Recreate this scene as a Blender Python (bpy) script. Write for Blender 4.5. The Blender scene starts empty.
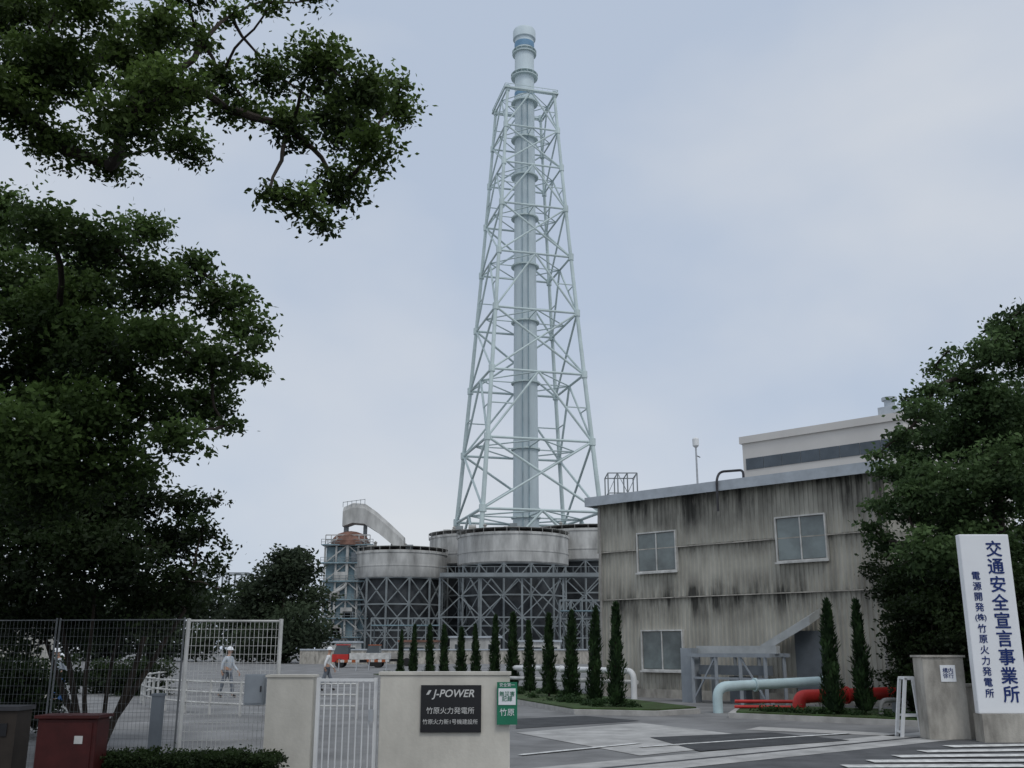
import bpy, math, random
import numpy as np
from mathutils import Vector, Matrix

random.seed(7)
scene = bpy.context.scene
COL = scene.collection
CAM_H = 1.75
PITCH = math.radians(14.79)
cP, sP = math.cos(PITCH), math.sin(PITCH)

# ------------------------------------------------------------------ survey helpers (photo bearings -> metres)
def bearing(px, py):
    a = (px-512)/1000.0; b = (384-py)/1000.0
    d = cP-b*sP
    return a/d, (sP+b*cP)/d
def S(px, py, Y):
    k, t = bearing(px, py)
    return Vector((k*Y, Y, CAM_H+t*Y))
def G(px, py):
    k, t = bearing(px, py)
    Y = -CAM_H/t
    return (k*Y, Y)

# ------------------------------------------------------------------ materials
def M(name, col, rough=0.8, var=0.15, scale=4.0, metal=0.0, bump=0.0, col2=None, zs=1.0, detail=6, spec=0.3, lo=0.35, hi=0.65):
    m = bpy.data.materials.new(name); m.use_nodes = True
    nt = m.node_tree; N = nt.nodes; L = nt.links
    p = N['Principled BSDF']
    p.inputs['Roughness'].default_value = rough
    p.inputs['Metallic'].default_value = metal
    p.inputs['Specular IOR Level'].default_value = spec
    tc = N.new('ShaderNodeTexCoord'); mp = N.new('ShaderNodeMapping')
    mp.inputs['Scale'].default_value = (1, 1, zs)
    L.new(tc.outputs['Object'], mp.inputs['Vector'])
    nz = N.new('ShaderNodeTexNoise'); nz.inputs['Scale'].default_value = scale
    nz.inputs['Detail'].default_value = detail; nz.inputs['Roughness'].default_value = 0.6
    L.new(mp.outputs['Vector'], nz.inputs['Vector'])
    r = N.new('ShaderNodeValToRGB')
    c1 = tuple(max(0, c*(1-var)) for c in col)
    c2 = tuple(min(1, c*(1+var)) for c in col) if col2 is None else col2
    r.color_ramp.elements[0].position = lo; r.color_ramp.elements[0].color = (*c1, 1)
    r.color_ramp.elements[1].position = hi; r.color_ramp.elements[1].color = (*c2, 1)
    L.new(nz.outputs['Fac'], r.inputs['Fac']); L.new(r.outputs['Color'], p.inputs['Base Color'])
    if bump > 0:
        n2 = N.new('ShaderNodeTexNoise'); n2.inputs['Scale'].default_value = scale*12
        L.new(tc.outputs['Object'], n2.inputs['Vector'])
        b = N.new('ShaderNodeBump'); b.inputs['Strength'].default_value = bump; b.inputs['Distance'].default_value = 0.02
        L.new(n2.outputs['Fac'], b.inputs['Height']); L.new(b.outputs['Normal'], p.inputs['Normal'])
    return m

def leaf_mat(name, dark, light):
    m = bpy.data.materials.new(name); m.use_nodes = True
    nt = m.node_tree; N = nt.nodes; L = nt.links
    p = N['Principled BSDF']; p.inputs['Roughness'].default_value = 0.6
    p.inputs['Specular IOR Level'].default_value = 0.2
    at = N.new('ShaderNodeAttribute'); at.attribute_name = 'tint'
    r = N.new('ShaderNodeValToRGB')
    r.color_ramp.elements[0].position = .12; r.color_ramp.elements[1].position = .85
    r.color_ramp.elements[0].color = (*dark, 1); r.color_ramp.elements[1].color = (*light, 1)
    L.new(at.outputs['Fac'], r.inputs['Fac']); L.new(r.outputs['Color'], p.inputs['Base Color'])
    tr = N.new('ShaderNodeBsdfTranslucent'); L.new(r.outputs['Color'], tr.inputs['Color'])
    mx = N.new('ShaderNodeMixShader'); mx.inputs[0].default_value = 0.35
    L.new(p.outputs[0], mx.inputs[1]); L.new(tr.outputs[0], mx.inputs[2])
    L.new(mx.outputs[0], N['Material Output'].inputs['Surface'])
    return m

asphalt = M('asphalt', (0.10,0.102,0.105), 0.9, 0.28, 1.3, bump=0.4)
asphalt_dark = M('asphalt_dark', (0.06,0.062,0.065), 0.9, 0.25, 2.0, bump=0.4)
asphalt_old = M('asphalt_old', (0.20,0.20,0.198), 0.9, 0.28, 0.6, bump=0.4)
concrete = M('concrete_pale', (0.40,0.395,0.38), 0.85, 0.24, 1.4, bump=0.3)
concrete_wall = M('concrete_painted', (0.60,0.575,0.51), 0.8, 0.15, 1.6, bump=0.15, zs=0.5)
concrete_dirty = M('concrete_dirty', (0.38,0.36,0.32), 0.85, 0.36, 2.5, bump=0.3, zs=0.4)
paint_white = M('road_paint', (0.62,0.62,0.60), 0.8, 0.3, 6.0)
white = M('white_paint', (0.74,0.75,0.75), 0.5, 0.08, 2.0)
sign_white = M('sign_white', (0.82,0.84,0.86), 0.45, 0.03, 1.0)
white_dirty = M('white_dirty', (0.55,0.55,0.53), 0.6, 0.2, 3.0)
galv = M('galvanised', (0.42,0.44,0.46), 0.45, 0.15, 4.0, metal=0.3)
fence_grey = M('fence_grey', (0.16,0.17,0.175), 0.6, 0.2, 4.0)
steel_pale = M('tower_paint', (0.52,0.61,0.61), 0.55, 0.12, 0.15)
shaft_mat = M('stack_paint', (0.54,0.62,0.65), 0.6, 0.12, 0.12, zs=0.15)
shaft_blue = M('stack_blue', (0.16,0.29,0.42), 0.6, 0.12, 0.4)
tank_mat = M('tank_dirty', (0.42,0.42,0.405), 0.75, 0.45, 0.45, zs=0.3, lo=0.25, hi=0.7)
tank_dark = M('hopper_dark', (0.06,0.066,0.072), 0.8, 0.4, 0.3)
frame_pale = M('plant_frame', (0.21,0.235,0.245), 0.6, 0.2, 0.3)
bluegrey = M('blue_grey_steel', (0.20,0.29,0.33), 0.6, 0.3, 0.3)
siding = M('plant_siding', (0.30,0.29,0.27), 0.8, 0.2, 0.3, zs=6)
rust = M('rust_red', (0.19,0.105,0.08), 0.8, 0.4, 0.5)
white_clad = M('white_cladding', (0.62,0.60,0.57), 0.7, 0.07, 0.2)
band_dark = M('dark_band', (0.09,0.11,0.13), 0.4, 0.15, 1.0)
fascia_m = M('fascia', (0.42,0.46,0.50), 0.6, 0.12, 2.0)
black_m = M('black_plate', (0.012,0.012,0.014), 0.3, 0.1, 3.0, spec=0.5)
dark_m = M('dark_steel', (0.05,0.05,0.055), 0.5, 0.2, 3.0)
silver_txt = M('silver_letters', (0.62,0.62,0.6), 0.4, 0.05, 3.0)
blue_txt = M('blue_letters', (0.008,0.028,0.15), 0.6, 0.1, 3.0)
green_s = M('green_sign', (0.02,0.18,0.10), 0.5, 0.1, 3.0)
red_box = M('red_box', (0.055,0.010,0.009), 0.5, 0.25, 4.0)
red_pipe = M('red_pipe', (0.50,0.035,0.03), 0.45, 0.15, 3.0)
blue_pipe = M('pale_blue_pipe', (0.52,0.66,0.68), 0.5, 0.1, 2.0)
grey_box = M('grey_box', (0.30,0.33,0.36), 0.6, 0.1, 3.0)
brown_box = M('brown_box', (0.04,0.032,0.026), 0.7, 0.2, 3.0)
bark = M('bark', (0.035,0.028,0.022), 0.95, 0.4, 6.0, bump=0.6, zs=0.3)
soil = M('planting_soil', (0.07,0.085,0.035), 0.95, 0.4, 3.0, bump=0.8, col2=(0.06,0.11,0.035))
kerb_m = M('kerb', (0.42,0.41,0.39), 0.85, 0.15, 3.0)
skin_m = M('skin', (0.45,0.27,0.19), 0.6, 0.05, 5.0)
shirt_m = M('pale_workshirt', (0.50,0.55,0.60), 0.85, 0.1, 8.0)
blue_cloth = M('blue_workwear', (0.05,0.13,0.32), 0.85, 0.1, 8.0)
trouser_m = M('grey_trousers', (0.16,0.18,0.21), 0.85, 0.1, 8.0)
boot_m = M('boots', (0.02,0.02,0.02), 0.5, 0.1, 8.0)
rubber = M('rubber', (0.02,0.02,0.02), 0.8, 0.1, 8.0)
glass_d = M('dark_glass', (0.05,0.065,0.075), 0.12, 0.3, 0.8, spec=0.6)
blind = M('window_pane', (0.15,0.18,0.18), 0.15, 0.45, 0.7, spec=0.6)
orange = M('orange_paint', (0.36,0.10,0.035), 0.6, 0.15, 2.0)
duct_m = M('duct_grey', (0.42,.44,.44), .6, .15, 2)
panel_m = M('panel_grey', (.15,.17,.19), .6, .15, 2)
leaf_a = leaf_mat('leaf_camphor', (0.010,0.020,0.006), (0.13,0.205,0.045))
leaf_b = leaf_mat('leaf_camphor_dense', (0.008,0.017,0.006), (0.10,0.165,0.042))
leaf_c = leaf_mat('leaf_shade', (0.007,0.012,0.005), (0.034,0.058,0.018))
leaf_r = leaf_mat('leaf_oak', (0.015,0.032,0.012), (0.11,0.18,0.065))
leaf_cy = leaf_mat('leaf_cypress', (0.013,0.028,0.012), (0.048,0.092,0.032))
leaf_far = leaf_mat('leaf_far', (0.016,0.024,0.015), (0.055,0.078,0.042))

def weathered_wall():
    m = bpy.data.materials.new('weathered_siding'); m.use_nodes = True
    nt = m.node_tree; N = nt.nodes; L = nt.links
    p = N['Principled BSDF']; p.inputs['Roughness'].default_value = 0.85; p.inputs['Specular IOR Level'].default_value = 0.2
    tc = N.new('ShaderNodeTexCoord')
    def noise(sc, vec, det=6, off=0):
        mp = N.new('ShaderNodeMapping'); mp.inputs['Scale'].default_value = vec; mp.inputs['Location'].default_value=(off,off*.7,0)
        L.new(tc.outputs['Object'], mp.inputs['Vector'])
        n = N.new('ShaderNodeTexNoise'); n.inputs['Scale'].default_value = sc; n.inputs['Detail'].default_value = det
        n.inputs['Roughness'].default_value = 0.65
        L.new(mp.outputs['Vector'], n.inputs['Vector']); return n.outputs['Fac']
    def mr(src, a, b, c, d):
        n = N.new('ShaderNodeMapRange'); n.inputs[1].default_value = a; n.inputs[2].default_value = b
        n.inputs[3].default_value = c; n.inputs[4].default_value = d; L.new(src, n.inputs[0]); return n.outputs[0]
    def mth(op, a, b):
        n = N.new('ShaderNodeMath'); n.operation = op
        for i, x in enumerate((a, b)):
            if isinstance(x, (int, float)): n.inputs[i].default_value = x
            else: L.new(x, n.inputs[i])
        return n.outputs[0]
    sx = N.new('ShaderNodeSeparateXYZ'); L.new(tc.outputs['Object'], sx.inputs[0]); z = sx.outputs[2]
    streak = mr(noise(1.9, (1,1,0.12)), 0.42, 0.62, 0, 1)
    fine = mr(noise(8, (1,1,0.06)), 0.38, 0.68, 0, 1)
    big = mr(noise(0.45, (1,1,0.8), 3, 3.1), 0.40, 0.60, 0, 1)
    blot = mr(noise(1.25, (1,1,0.45), 8, 8.3), 0.46, 0.66, 0, 1)
    top = mr(z, 5.4, 7.3, 0, 1.15)
    j1 = mth('MULTIPLY', mr(z, 2.4, 3.55, 0, 1.05), mth('LESS_THAN', z, 3.60))
    j1b = mth('MULTIPLY', mr(z, 4.5, 3.62, 0, 0.9), mth('GREATER_THAN', z, 3.60))
    j2 = mth('MULTIPLY', mr(z, 4.7, 5.35, 0, 0.6), mth('LESS_THAN', z, 5.42))
    foot = mr(z, 1.4, 0.2, 0, 0.75)
    base = mth('MAXIMUM', mth('MAXIMUM', top, mth('MAXIMUM', j1, j1b)), mth('MAXIMUM', j2, foot))
    a = mth('MULTIPLY', base, mth('ADD', mth('MULTIPLY', streak, 0.70), mth('MULTIPLY', fine, 0.33)))
    a = mth('MULTIPLY', a, mth('ADD', mth('MULTIPLY', big, 0.85), 0.42))
    a = mth('ADD', a, mth('MULTIPLY', blot, mth('ADD', mth('MULTIPLY', base, .34), .10)))
    a = mth('ADD', a, mth('MULTIPLY', streak, .07))
    a = mth('MINIMUM', a, 0.92)
    mix1 = N.new('ShaderNodeMix'); mix1.data_type = 'RGBA'
    mix1.inputs[6].default_value = (0.32,0.308,0.268,1); mix1.inputs[7].default_value = (0.51,0.495,0.435,1)
    L.new(mr(noise(1.6, (1,1,0.25)), .3, .7, 0, 1), mix1.inputs[0])
    mix2 = N.new('ShaderNodeMix'); mix2.data_type = 'RGBA'; L.new(a, mix2.inputs[0])
    L.new(mix1.outputs[2], mix2.inputs[6]); mix2.inputs[7].default_value = (0.036,0.036,0.033,1)
    L.new(mix2.outputs[2], p.inputs['Base Color'])
    return m
wall_w = weathered_wall()

# ------------------------------------------------------------------ mesh builder
class MB:
    def __init__(s): s.v=[]; s.f=[]; s.m=[]
    def add(s, vs, fs, mi=0):
        o=len(s.v); s.v.extend([tuple(x) for x in vs])
        for f in fs: s.f.append(tuple(o+i for i in f)); s.m.append(mi)
        return s
    def box(s, x0,x1,y0,y1,z0,z1, mi=0):
        vs=[(x0,y0,z0),(x1,y0,z0),(x1,y1,z0),(x0,y1,z0),(x0,y0,z1),(x1,y0,z1),(x1,y1,z1),(x0,y1,z1)]
        return s.add(vs,[(0,3,2,1),(4,5,6,7),(0,1,5,4),(1,2,6,5),(2,3,7,6),(3,0,4,7)],mi)
    def beam(s, p, q, r, n=4, mi=0, r2=None):
        p=Vector(p); q=Vector(q); d=q-p
        if d.length<1e-6: return s
        r2 = r if r2 is None else r2
        u=d.normalized(); a=Vector((0,0,1)) if abs(u.z)<0.95 else Vector((1,0,0))
        e1=u.cross(a).normalized(); e2=u.cross(e1)
        k=1.4142 if n==4 else 1.0; off=math.pi/4 if n==4 else 0
        vs=[]
        for c,rr in ((p,r),(q,r2)):
            for i in range(n):
                t=off+2*math.pi*i/n; vs.append(c+(e1*math.cos(t)+e2*math.sin(t))*rr*k)
        fs=[(i,(i+1)%n,n+(i+1)%n,n+i) for i in range(n)]
        fs.append(tuple(range(n))[::-1]); fs.append(tuple(range(n,2*n)))
        return s.add(vs,fs,mi)
    def sweep(s, pts, rad, n=8, mi=0):
        pts=[Vector(p) for p in pts]
        if not hasattr(rad,'__len__'): rad=[rad]*len(pts)
        vs=[]; e1=None
        for i,p in enumerate(pts):
            t=(pts[min(i+1,len(pts)-1)]-pts[max(i-1,0)]).normalized()
            if e1 is None:
                a=Vector((0,0,1)) if abs(t.z)<0.9 else Vector((1,0,0)); e1=t.cross(a).normalized()
            else: e1=(e1-t*e1.dot(t)).normalized()
            e2=t.cross(e1)
            for k in range(n):
                an=2*math.pi*k/n; vs.append(p+(e1*math.cos(an)+e2*math.sin(an))*rad[i])
        fs=[]
        for i in range(len(pts)-1):
            for k in range(n): fs.append((i*n+k,i*n+(k+1)%n,(i+1)*n+(k+1)%n,(i+1)*n+k))
        fs.append(tuple(range(n))[::-1]); o=(len(pts)-1)*n; fs.append(tuple(range(o,o+n)))
        return s.add(vs,fs,mi)
    def lathe(s, c, prof, n=24, mi=0):
        vs=[]; fs=[]
        for r,z in prof:
            for k in range(n):
                a=2*math.pi*k/n; vs.append((c[0]+r*math.cos(a),c[1]+r*math.sin(a),c[2]+z))
        for i in range(len(prof)-1):
            for k in range(n): fs.append((i*n+k,i*n+(k+1)%n,(i+1)*n+(k+1)%n,(i+1)*n+k))
        fs.append(tuple(range(n))[::-1]); o=(len(prof)-1)*n; fs.append(tuple(range(o,o+n)))
        return s.add(vs,fs,mi)
    def prism(s, poly, z0, z1, mi=0):
        n=len(poly); vs=[(x,y,z0) for x,y in poly]+[(x,y,z1) for x,y in poly]
        fs=[(i,(i+1)%n,n+(i+1)%n,n+i) for i in range(n)]+[tuple(range(n))[::-1],tuple(range(n,2*n))]
        return s.add(vs,fs,mi)
    def sheet(s, poly, z, mi=0):
        return s.add([(x,y,z) for x,y in poly],[tuple(range(len(poly)))],mi)
    def make(s, name, mats, origin=(0,0,0), parent=None, smooth=False):
        if not isinstance(mats,(list,tuple)): mats=[mats]
        me=bpy.data.meshes.new(name); ox,oy,oz=origin
        me.from_pydata([(x-ox,y-oy,z-oz) for x,y,z in s.v],[],s.f)
        for m in mats: me.materials.append(m)
        me.polygons.foreach_set('material_index', s.m)
        import bmesh
        bm=bmesh.new(); bm.from_mesh(me); bmesh.ops.recalc_face_normals(bm, faces=bm.faces); bm.to_mesh(me); bm.free()
        if smooth:
            me.polygons.foreach_set('use_smooth',[True]*len(me.polygons)); me.set_sharp_from_angle(angle=math.radians(38))
        me.update()
        ob=bpy.data.objects.new(name,me); COL.objects.link(ob)
        if parent: ob.parent=parent
        else: ob.location=origin
        return ob

def tag(ob,label,cat,group=None):
    ob['label']=label; ob['category']=cat
    if group: ob['group']=group
    return ob
def root(name,loc,label,cat,group=None,rotz=0):
    e=bpy.data.objects.new(name,None); e.empty_display_size=0.3; e.location=loc; e.rotation_euler=(0,0,rotz)
    COL.objects.link(e); return tag(e,label,cat,group)
def struct(ob): ob['kind']='structure'; return ob
def clone(r, loc, rotz=None, label=None, scale=None):
    c=r.copy(); COL.objects.link(c); c.location=loc
    if rotz is not None: c.rotation_euler=(0,0,rotz)
    if scale: c.scale=scale
    if label: c['label']=label
    for ch in [o for o in bpy.data.objects if o.parent is r]:
        k=ch.copy(); k.parent=c; COL.objects.link(k)
    return c
def rounded(pts, r, n=6):
    pts=[Vector(p) for p in pts]; out=[pts[0]]
    for i in range(1,len(pts)-1):
        a=(pts[i-1]-pts[i]); b=(pts[i+1]-pts[i]); rr=min(r,a.length*.49,b.length*.49)
        A=pts[i]+a.normalized()*rr; B=pts[i]+b.normalized()*rr
        for k in range(n+1):
            t=k/n; out.append(A*(1-t)**2+pts[i]*2*t*(1-t)+B*t*t)
    out.append(pts[-1]); return out
def text(body, size, name, mat, parent, loc, rot=(math.pi/2,0,0), extrude=0.003, line=1.0, bold=0.0, shear=0.0, align='CENTER', sx=1.0):
    cu=bpy.data.curves.new('txt','FONT'); cu.body=body; cu.size=size; cu.extrude=extrude
    cu.align_x=align; cu.align_y='CENTER'; cu.space_line=line; cu.offset=bold; cu.shear=shear; cu.resolution_u=3
    t=bpy.data.objects.new('txt',cu); COL.objects.link(t); bpy.context.view_layer.update()
    dg=bpy.context.evaluated_depsgraph_get()
    me=bpy.data.meshes.new_from_object(t.evaluated_get(dg)); bpy.data.objects.remove(t)
    me.materials.clear(); me.materials.append(mat)
    ob=bpy.data.objects.new(name,me); COL.objects.link(ob); ob.parent=parent; ob.location=loc; ob.rotation_euler=rot; ob.scale=(sx,1,1)
    return ob
def column_text(body, size, pitch, mat, parent, x, y, ztop, weight=0.0):
    # characters stacked at an even pitch; a heavier weight comes from a second slightly shifted stroke pass
    V=[];F=[]
    for i,ch in enumerate(body):
        o=text(ch,size*(.8 if len(ch)>1 else 1),'tmpchar',mat,parent,(0,0,0))
        me=o.data; co=[v.co.copy() for v in me.vertices]; pol=[list(p.vertices) for p in me.polygons]
        cx=(min(c.x for c in co)+max(c.x for c in co))/2; cy=(min(c.y for c in co)+max(c.y for c in co))/2
        for n_,(dx,dz) in enumerate(((-weight,0),(weight,0),(0,weight),(0,-weight)) if weight else ((0,0),)):
            off=len(V)
            for c in co: V.append((x+c.x-cx+dx, y-c.z-.0008*n_, ztop-pitch*(i+.5)+c.y-cy+dz))
            for p in pol: F.append([off+k for k in p])
        bpy.data.objects.remove(o)
    me=bpy.data.meshes.new('lettering'); me.from_pydata(V,[],F); me.materials.append(mat)
    ob=bpy.data.objects.new('lettering',me); COL.objects.link(ob); ob.parent=parent; return ob

# ------------------------------------------------------------------ foliage
def leaf_mesh(name, clumps, mat, L=0.1, dens=220, seed=0, twig=0.22, per=26, width=0.28, up=0.0, squash=0.75, origin=(0,0,0)):
    rng=np.random.default_rng(seed); P=[]; T=[]
    for (x,y,z,r) in clumps:
        ntw=max(3,int(dens*r*r/per*4)); d=rng.normal(size=(ntw,3)); d/=np.linalg.norm(d,axis=1)[:,None]
        rad=r*rng.random(ntw)**0.42*rng.uniform(.70,1.14,ntw); c=np.array([x,y,z])+d*rad[:,None]*np.array([1,1,squash+.1])
        ct=rng.random()*0.24
        for k in range(ntw):
            m=max(4,int(per*rng.uniform(.5,1.5)))
            q=c[k]+rng.normal(size=(m,3))*np.array([twig,twig,twig*.45])*rng.uniform(.6,1.2)
            P.append(q); hi=0.45*np.clip(d[k,2]*rad[k]/r+.25,-.1,1)  # upper side of each clump tinted lighter: light from above put into leaf colour
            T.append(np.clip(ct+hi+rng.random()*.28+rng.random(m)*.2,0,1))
    P=np.concatenate(P); T=np.concatenate(T); n=len(P)
    a=rng.normal(size=(n,3)); a[:,2]=a[:,2]*0.7+up-0.15*(up==0); a/=np.linalg.norm(a,axis=1)[:,None]
    b=rng.normal(size=(n,3)); b[:,2]*=0.6; b=np.cross(a,b); b/=np.linalg.norm(b,axis=1)[:,None]+1e-9
    s=(L*rng.uniform(.65,1.25,n))[:,None]
    V=np.stack([P,P+a*s*.45+b*s*width,P+a*s,P+a*s*.45-b*s*width],1).reshape(-1,3)-np.array(origin)
    me=bpy.data.meshes.new(name); me.vertices.add(4*n); me.vertices.foreach_set('co',V.astype(np.float32).ravel())
    me.loops.add(4*n); me.loops.foreach_set('vertex_index',np.arange(4*n,dtype=np.int32))
    me.polygons.add(n); me.polygons.foreach_set('loop_start',np.arange(0,4*n,4,dtype=np.int32))
    try: me.polygons.foreach_set('loop_total',np.full(n,4,dtype=np.int32))
    except Exception: pass
    me.update(calc_edges=True)
    at=me.attributes.new('tint','FLOAT','FACE'); at.data.foreach_set('value',T.astype(np.float32))
    me.materials.append(mat); return me

def tree(name, base, r0, clumps, leafm, label, seed, L=0.1, dens=220, trunk_top=None, multi=None, tw=.016, **kw):
    rt=root(name,base,label,'tree'); rnd=random.Random(seed); B=Vector(base); mb=MB()
    nodes=[]; par=[]
    def path(p,q,r1,r2,n=7,w=.10,store=False):
        p=Vector(p);q=Vector(q);l=(q-p).length;pts=[];rs=[]; ph=rnd.uniform(0,6); ax=Vector((rnd.uniform(-1,1),rnd.uniform(-1,1),rnd.uniform(-.5,.5)))
        for i in range(n+1):
            t=i/n; o=(ax*math.sin(math.pi*t)+Vector((math.sin(ph+5*t),math.cos(ph+4*t),math.sin(2*ph+6*t)))*.35*math.sin(math.pi*t))*w*l
            pts.append(p.lerp(q,t)+o); rs.append(r1+(r2-r1)*t)
        mb.sweep(pts,rs,7); return pts
    tops=multi if multi else [trunk_top]
    for tp in tops:
        b=B+Vector((rnd.uniform(-.15,.15),rnd.uniform(-.15,.15),-.12)) if multi else B-Vector((0,0,.15))
        rr=r0*rnd.uniform(.6,1) if multi else r0
        pts=path(b,tp,rr,rr*.45,9,.04)
        for i in range(4,len(pts)): nodes.append(pts[i]); par.append(-1)
    ntr=len(nodes)
    order=sorted(clumps,key=lambda c:min((Vector(c[:3])-nodes[i]).length for i in range(ntr)))
    for c in order:
        v=Vector(c[:3]); bi=min(range(len(nodes)),key=lambda i:(nodes[i]-v).length*(1.0 if i>=ntr else .85)+(max(0,nodes[i].z-v.z))*.4)
        nodes.append(v); par.append(bi)
    cnt=[0]*len(nodes)
    for i in range(len(nodes)-1,ntr-1,-1):
        cnt[i]+=1
        if par[i]>=0: cnt[par[i]]+=cnt[i]
    for i in range(ntr,len(nodes)):
        r1=tw*(cnt[i]+.6)**.55; kids=max(1,cnt[i]-1); r2=tw*kids**.55*.8
        path(nodes[par[i]],nodes[i],min(r1*1.15,r0*.55),min(r2,r0*.5),6,.09)
        r=order[i-ntr][3]
        for k in range(5):
            e=nodes[i]+Vector((rnd.uniform(-1,1),rnd.uniform(-1,1),rnd.uniform(-.6,.8)))*r*.8
            mb.sweep([nodes[i],(nodes[i]+e)/2+Vector((0,0,.08*r)),e],[tw*.6,tw*.4,tw*.2],5)
    mb.make('trunk',bark,base,rt,smooth=True)
    me=leaf_mesh('crown',clumps,leafm,L,dens,seed,origin=base,**kw)
    o=bpy.data.objects.new('crown',me); COL.objects.link(o); o.parent=rt
    return rt

def clumps_at(lst, Y, spread, seed, scale=1.0):
    rnd=random.Random(seed); out=[]
    for px,py,rp in lst:
        y=Y+rnd.uniform(-spread,spread); p=S(px,py,y); r=rp*y/1000*scale
        out.append((p.x,p.y,p.z,r))
    return out

# ================================================================== GROUND
mb=MB().sheet([(-900,-60),(900,-60),(900,1600),(-900,1600)],0.0); struct(mb.make('ground',asphalt_old))
mb=MB().sheet([(-60,-40),(60,-40),(60,30.5),(20,30.5),(0.6,14.3),(-60,14.3)],0.004); struct(mb.make('road',asphalt))
d=Vector((9.3,7.3,0)).normalized(); nrm=Vector((-d.y,d.x,0))
A=Vector((0.3,14.6,0))
def along(t,o): p=A+d*t+nrm*o; return (p.x,p.y)
mb=MB().sheet([along(-.2,-0.3),along(15,-0.3),along(15,1.1),along(-.2,1.1)],0.008); struct(mb.make('gate_apron_pavement',concrete))
mb=MB()
mb.sheet([along(.2,0.35),along(12,.35),along(12,.47),along(.2,.47)],0.012); struct(mb.make('gate_rail_channel_path',dark_m))
mb=MB().sheet([G(516,733),G(640,723),G(790,741),G(640,756)],0.008); struct(mb.make('driveway_slab_pavement',concrete))
mb=MB().sheet([G(516,719),G(585,716),G(640,721),G(516,729)],0.008); struct(mb.make('asphalt_patch_road',asphalt_dark))
mb=MB().sheet([G(650,738),G(770,733),G(850,741),G(700,752)],0.016); struct(mb.make('asphalt_patch_road.001',asphalt_dark))
mb=MB().sheet([G(760,727),G(900,734),G(905,737),G(745,730)],0.008); struct(mb.make('kerb_strip_pavement',kerb_m))
def stripe(p,q,w,name='road_marking'):
    p=Vector((*p,0));q=Vector((*q,0));u=(q-p).normalized();n=Vector((-u.y,u.x,0))*w/2
    m=MB().sheet([(p-n).xy[:],(q-n).xy[:],(q+n).xy[:],(p+n).xy[:]],0.022)
    return struct(m.make(name,paint_white))
stripe(G(520,756),G(640,744),.13); stripe(G(640,748),G(850,734),.13)
for i in range(5):
    stripe(G(948-26*i,747.5+5*i),G(1075-12*i,745+5.5*i),.38,'crossing_stripe_marking')

def prism_bed(poly,name):
    MBk=MB().prism(poly,0.0,0.13); struct(MBk.make(name+'_kerb',kerb_m))
    c=Vector((sum(p[0] for p in poly)/len(poly),sum(p[1] for p in poly)/len(poly)))
    q=[]
    for p in poly:
        v=Vector(p)-c; l=v.length; q.append(tuple(c+v*((l-.2)/l)))
    m=MB().prism(q,0.13,0.17); struct(m.make(name+'_ground',soil))
prism_bed([(-8.9,66.5),(1.7,28.6),(3.9,27.9),(5.2,29),(-6.6,67.5)],'planting_bed')
prism_bed([(5.6,27.2),(9.6,24.0),(12.5,23.5),(13.2,26.5),(6.6,30.5)],'lawn_bed')
rngc=random.Random(5)
cl=[]
for i in range(110):
    t=rngc.random(); x=3.0+(-11)*t+rngc.uniform(-.8,.9); y=29.0+38*t+rngc.uniform(-.3,.3); cl.append((x,y,.19,.10+.12*rngc.random()))
for i in range(40):
    t=rngc.random(); cl.append((6.4+3.4*t+rngc.uniform(-.2,.2),27.3-2.9*t+rngc.uniform(-.1,.2),.18,.08+.05*rngc.random()))
me=leaf_mesh('ground_cover_plants',cl,leaf_cy,.08,2600,3,.09,20)
o=bpy.data.objects.new('ground_cover_plants',me); COL.objects.link(o); tag(o,'low green ground cover growing in the planting beds','plants'); o['kind']='stuff'

# ================================================================== GATE WALLS
rt=root('gate_wall',(-.9,14.15,0),'pale beige rendered gate wall carrying black company plate','wall')
mb=MB(); mb.box(-1.77,-.03,14.0,14.3,0,1.40); w=mb.make('wall',concrete_wall,(-.9,14.15,0),rt)
bv=w.modifiers.new('b','BEVEL'); bv.width=.012; bv.segments=2
MB().box(-1.79,-.01,13.98,14.32,1.40,1.44).make('coping',concrete_wall,(-.9,14.15,0),rt)
rt=root('gate_wall',(-2.85,14.2,0),'short beige rendered wall beside the white bar gate','wall')
MB().box(-3.3,-2.68,14.05,14.35,0,1.37).make('wall',concrete_wall,(-2.85,14.2,0),rt)
MB().box(-3.32,-2.66,14.03,14.37,1.37,1.40).make('coping',concrete_wall,(-2.85,14.2,0),rt)
rt=root('name_plate',(-.81,13.985,.97),'black metal name plate with silver lettering on beige gate wall','sign')
MB().box(-1.215,-.41,13.965,13.998,.67,1.27).make('plate',black_m,(-.81,13.985,.97),rt)
yy=-.024
text('J-POWER',.135,'lettering',silver_txt,rt,(.03,yy,.19),bold=.002,shear=.25)
def poly_xz(m,pts,y,th=.004,mi=0):
    n=len(pts); vs=[(x,y,z) for x,z in pts]+[(x,y+th,z) for x,z in pts]
    m.add(vs,[tuple(range(n)),tuple(range(n,2*n))[::-1]]+[(i,(i+1)%n,n+(i+1)%n,n+i) for i in range(n)],mi)
mk=MB(); poly_xz(mk,[(-.335,.178),(-.30,.235),(-.265,.235),(-.30,.178)],yy)
mk.make('emblem',silver_txt,(0,0,0),rt)
text('竹原火力発電所',.092,'lettering',silver_txt,rt,(-.01,yy,-.03))
text('竹原火力新1号機建設所',.070,'lettering',silver_txt,rt,(-.01,yy,-.17))
rt=root('notice_board',(-.065,13.95,1.04),'small white and green notice board fixed to wall end','sign')
MB().box(-.2,.07,13.93,13.95,.77,1.31).make('plate',green_s,(-.065,13.95,1.04),rt)
MB().box(-.18,.05,13.922,13.929,1.02,1.23).make('panel',sign_white,(-.065,13.95,1.04),rt)
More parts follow.
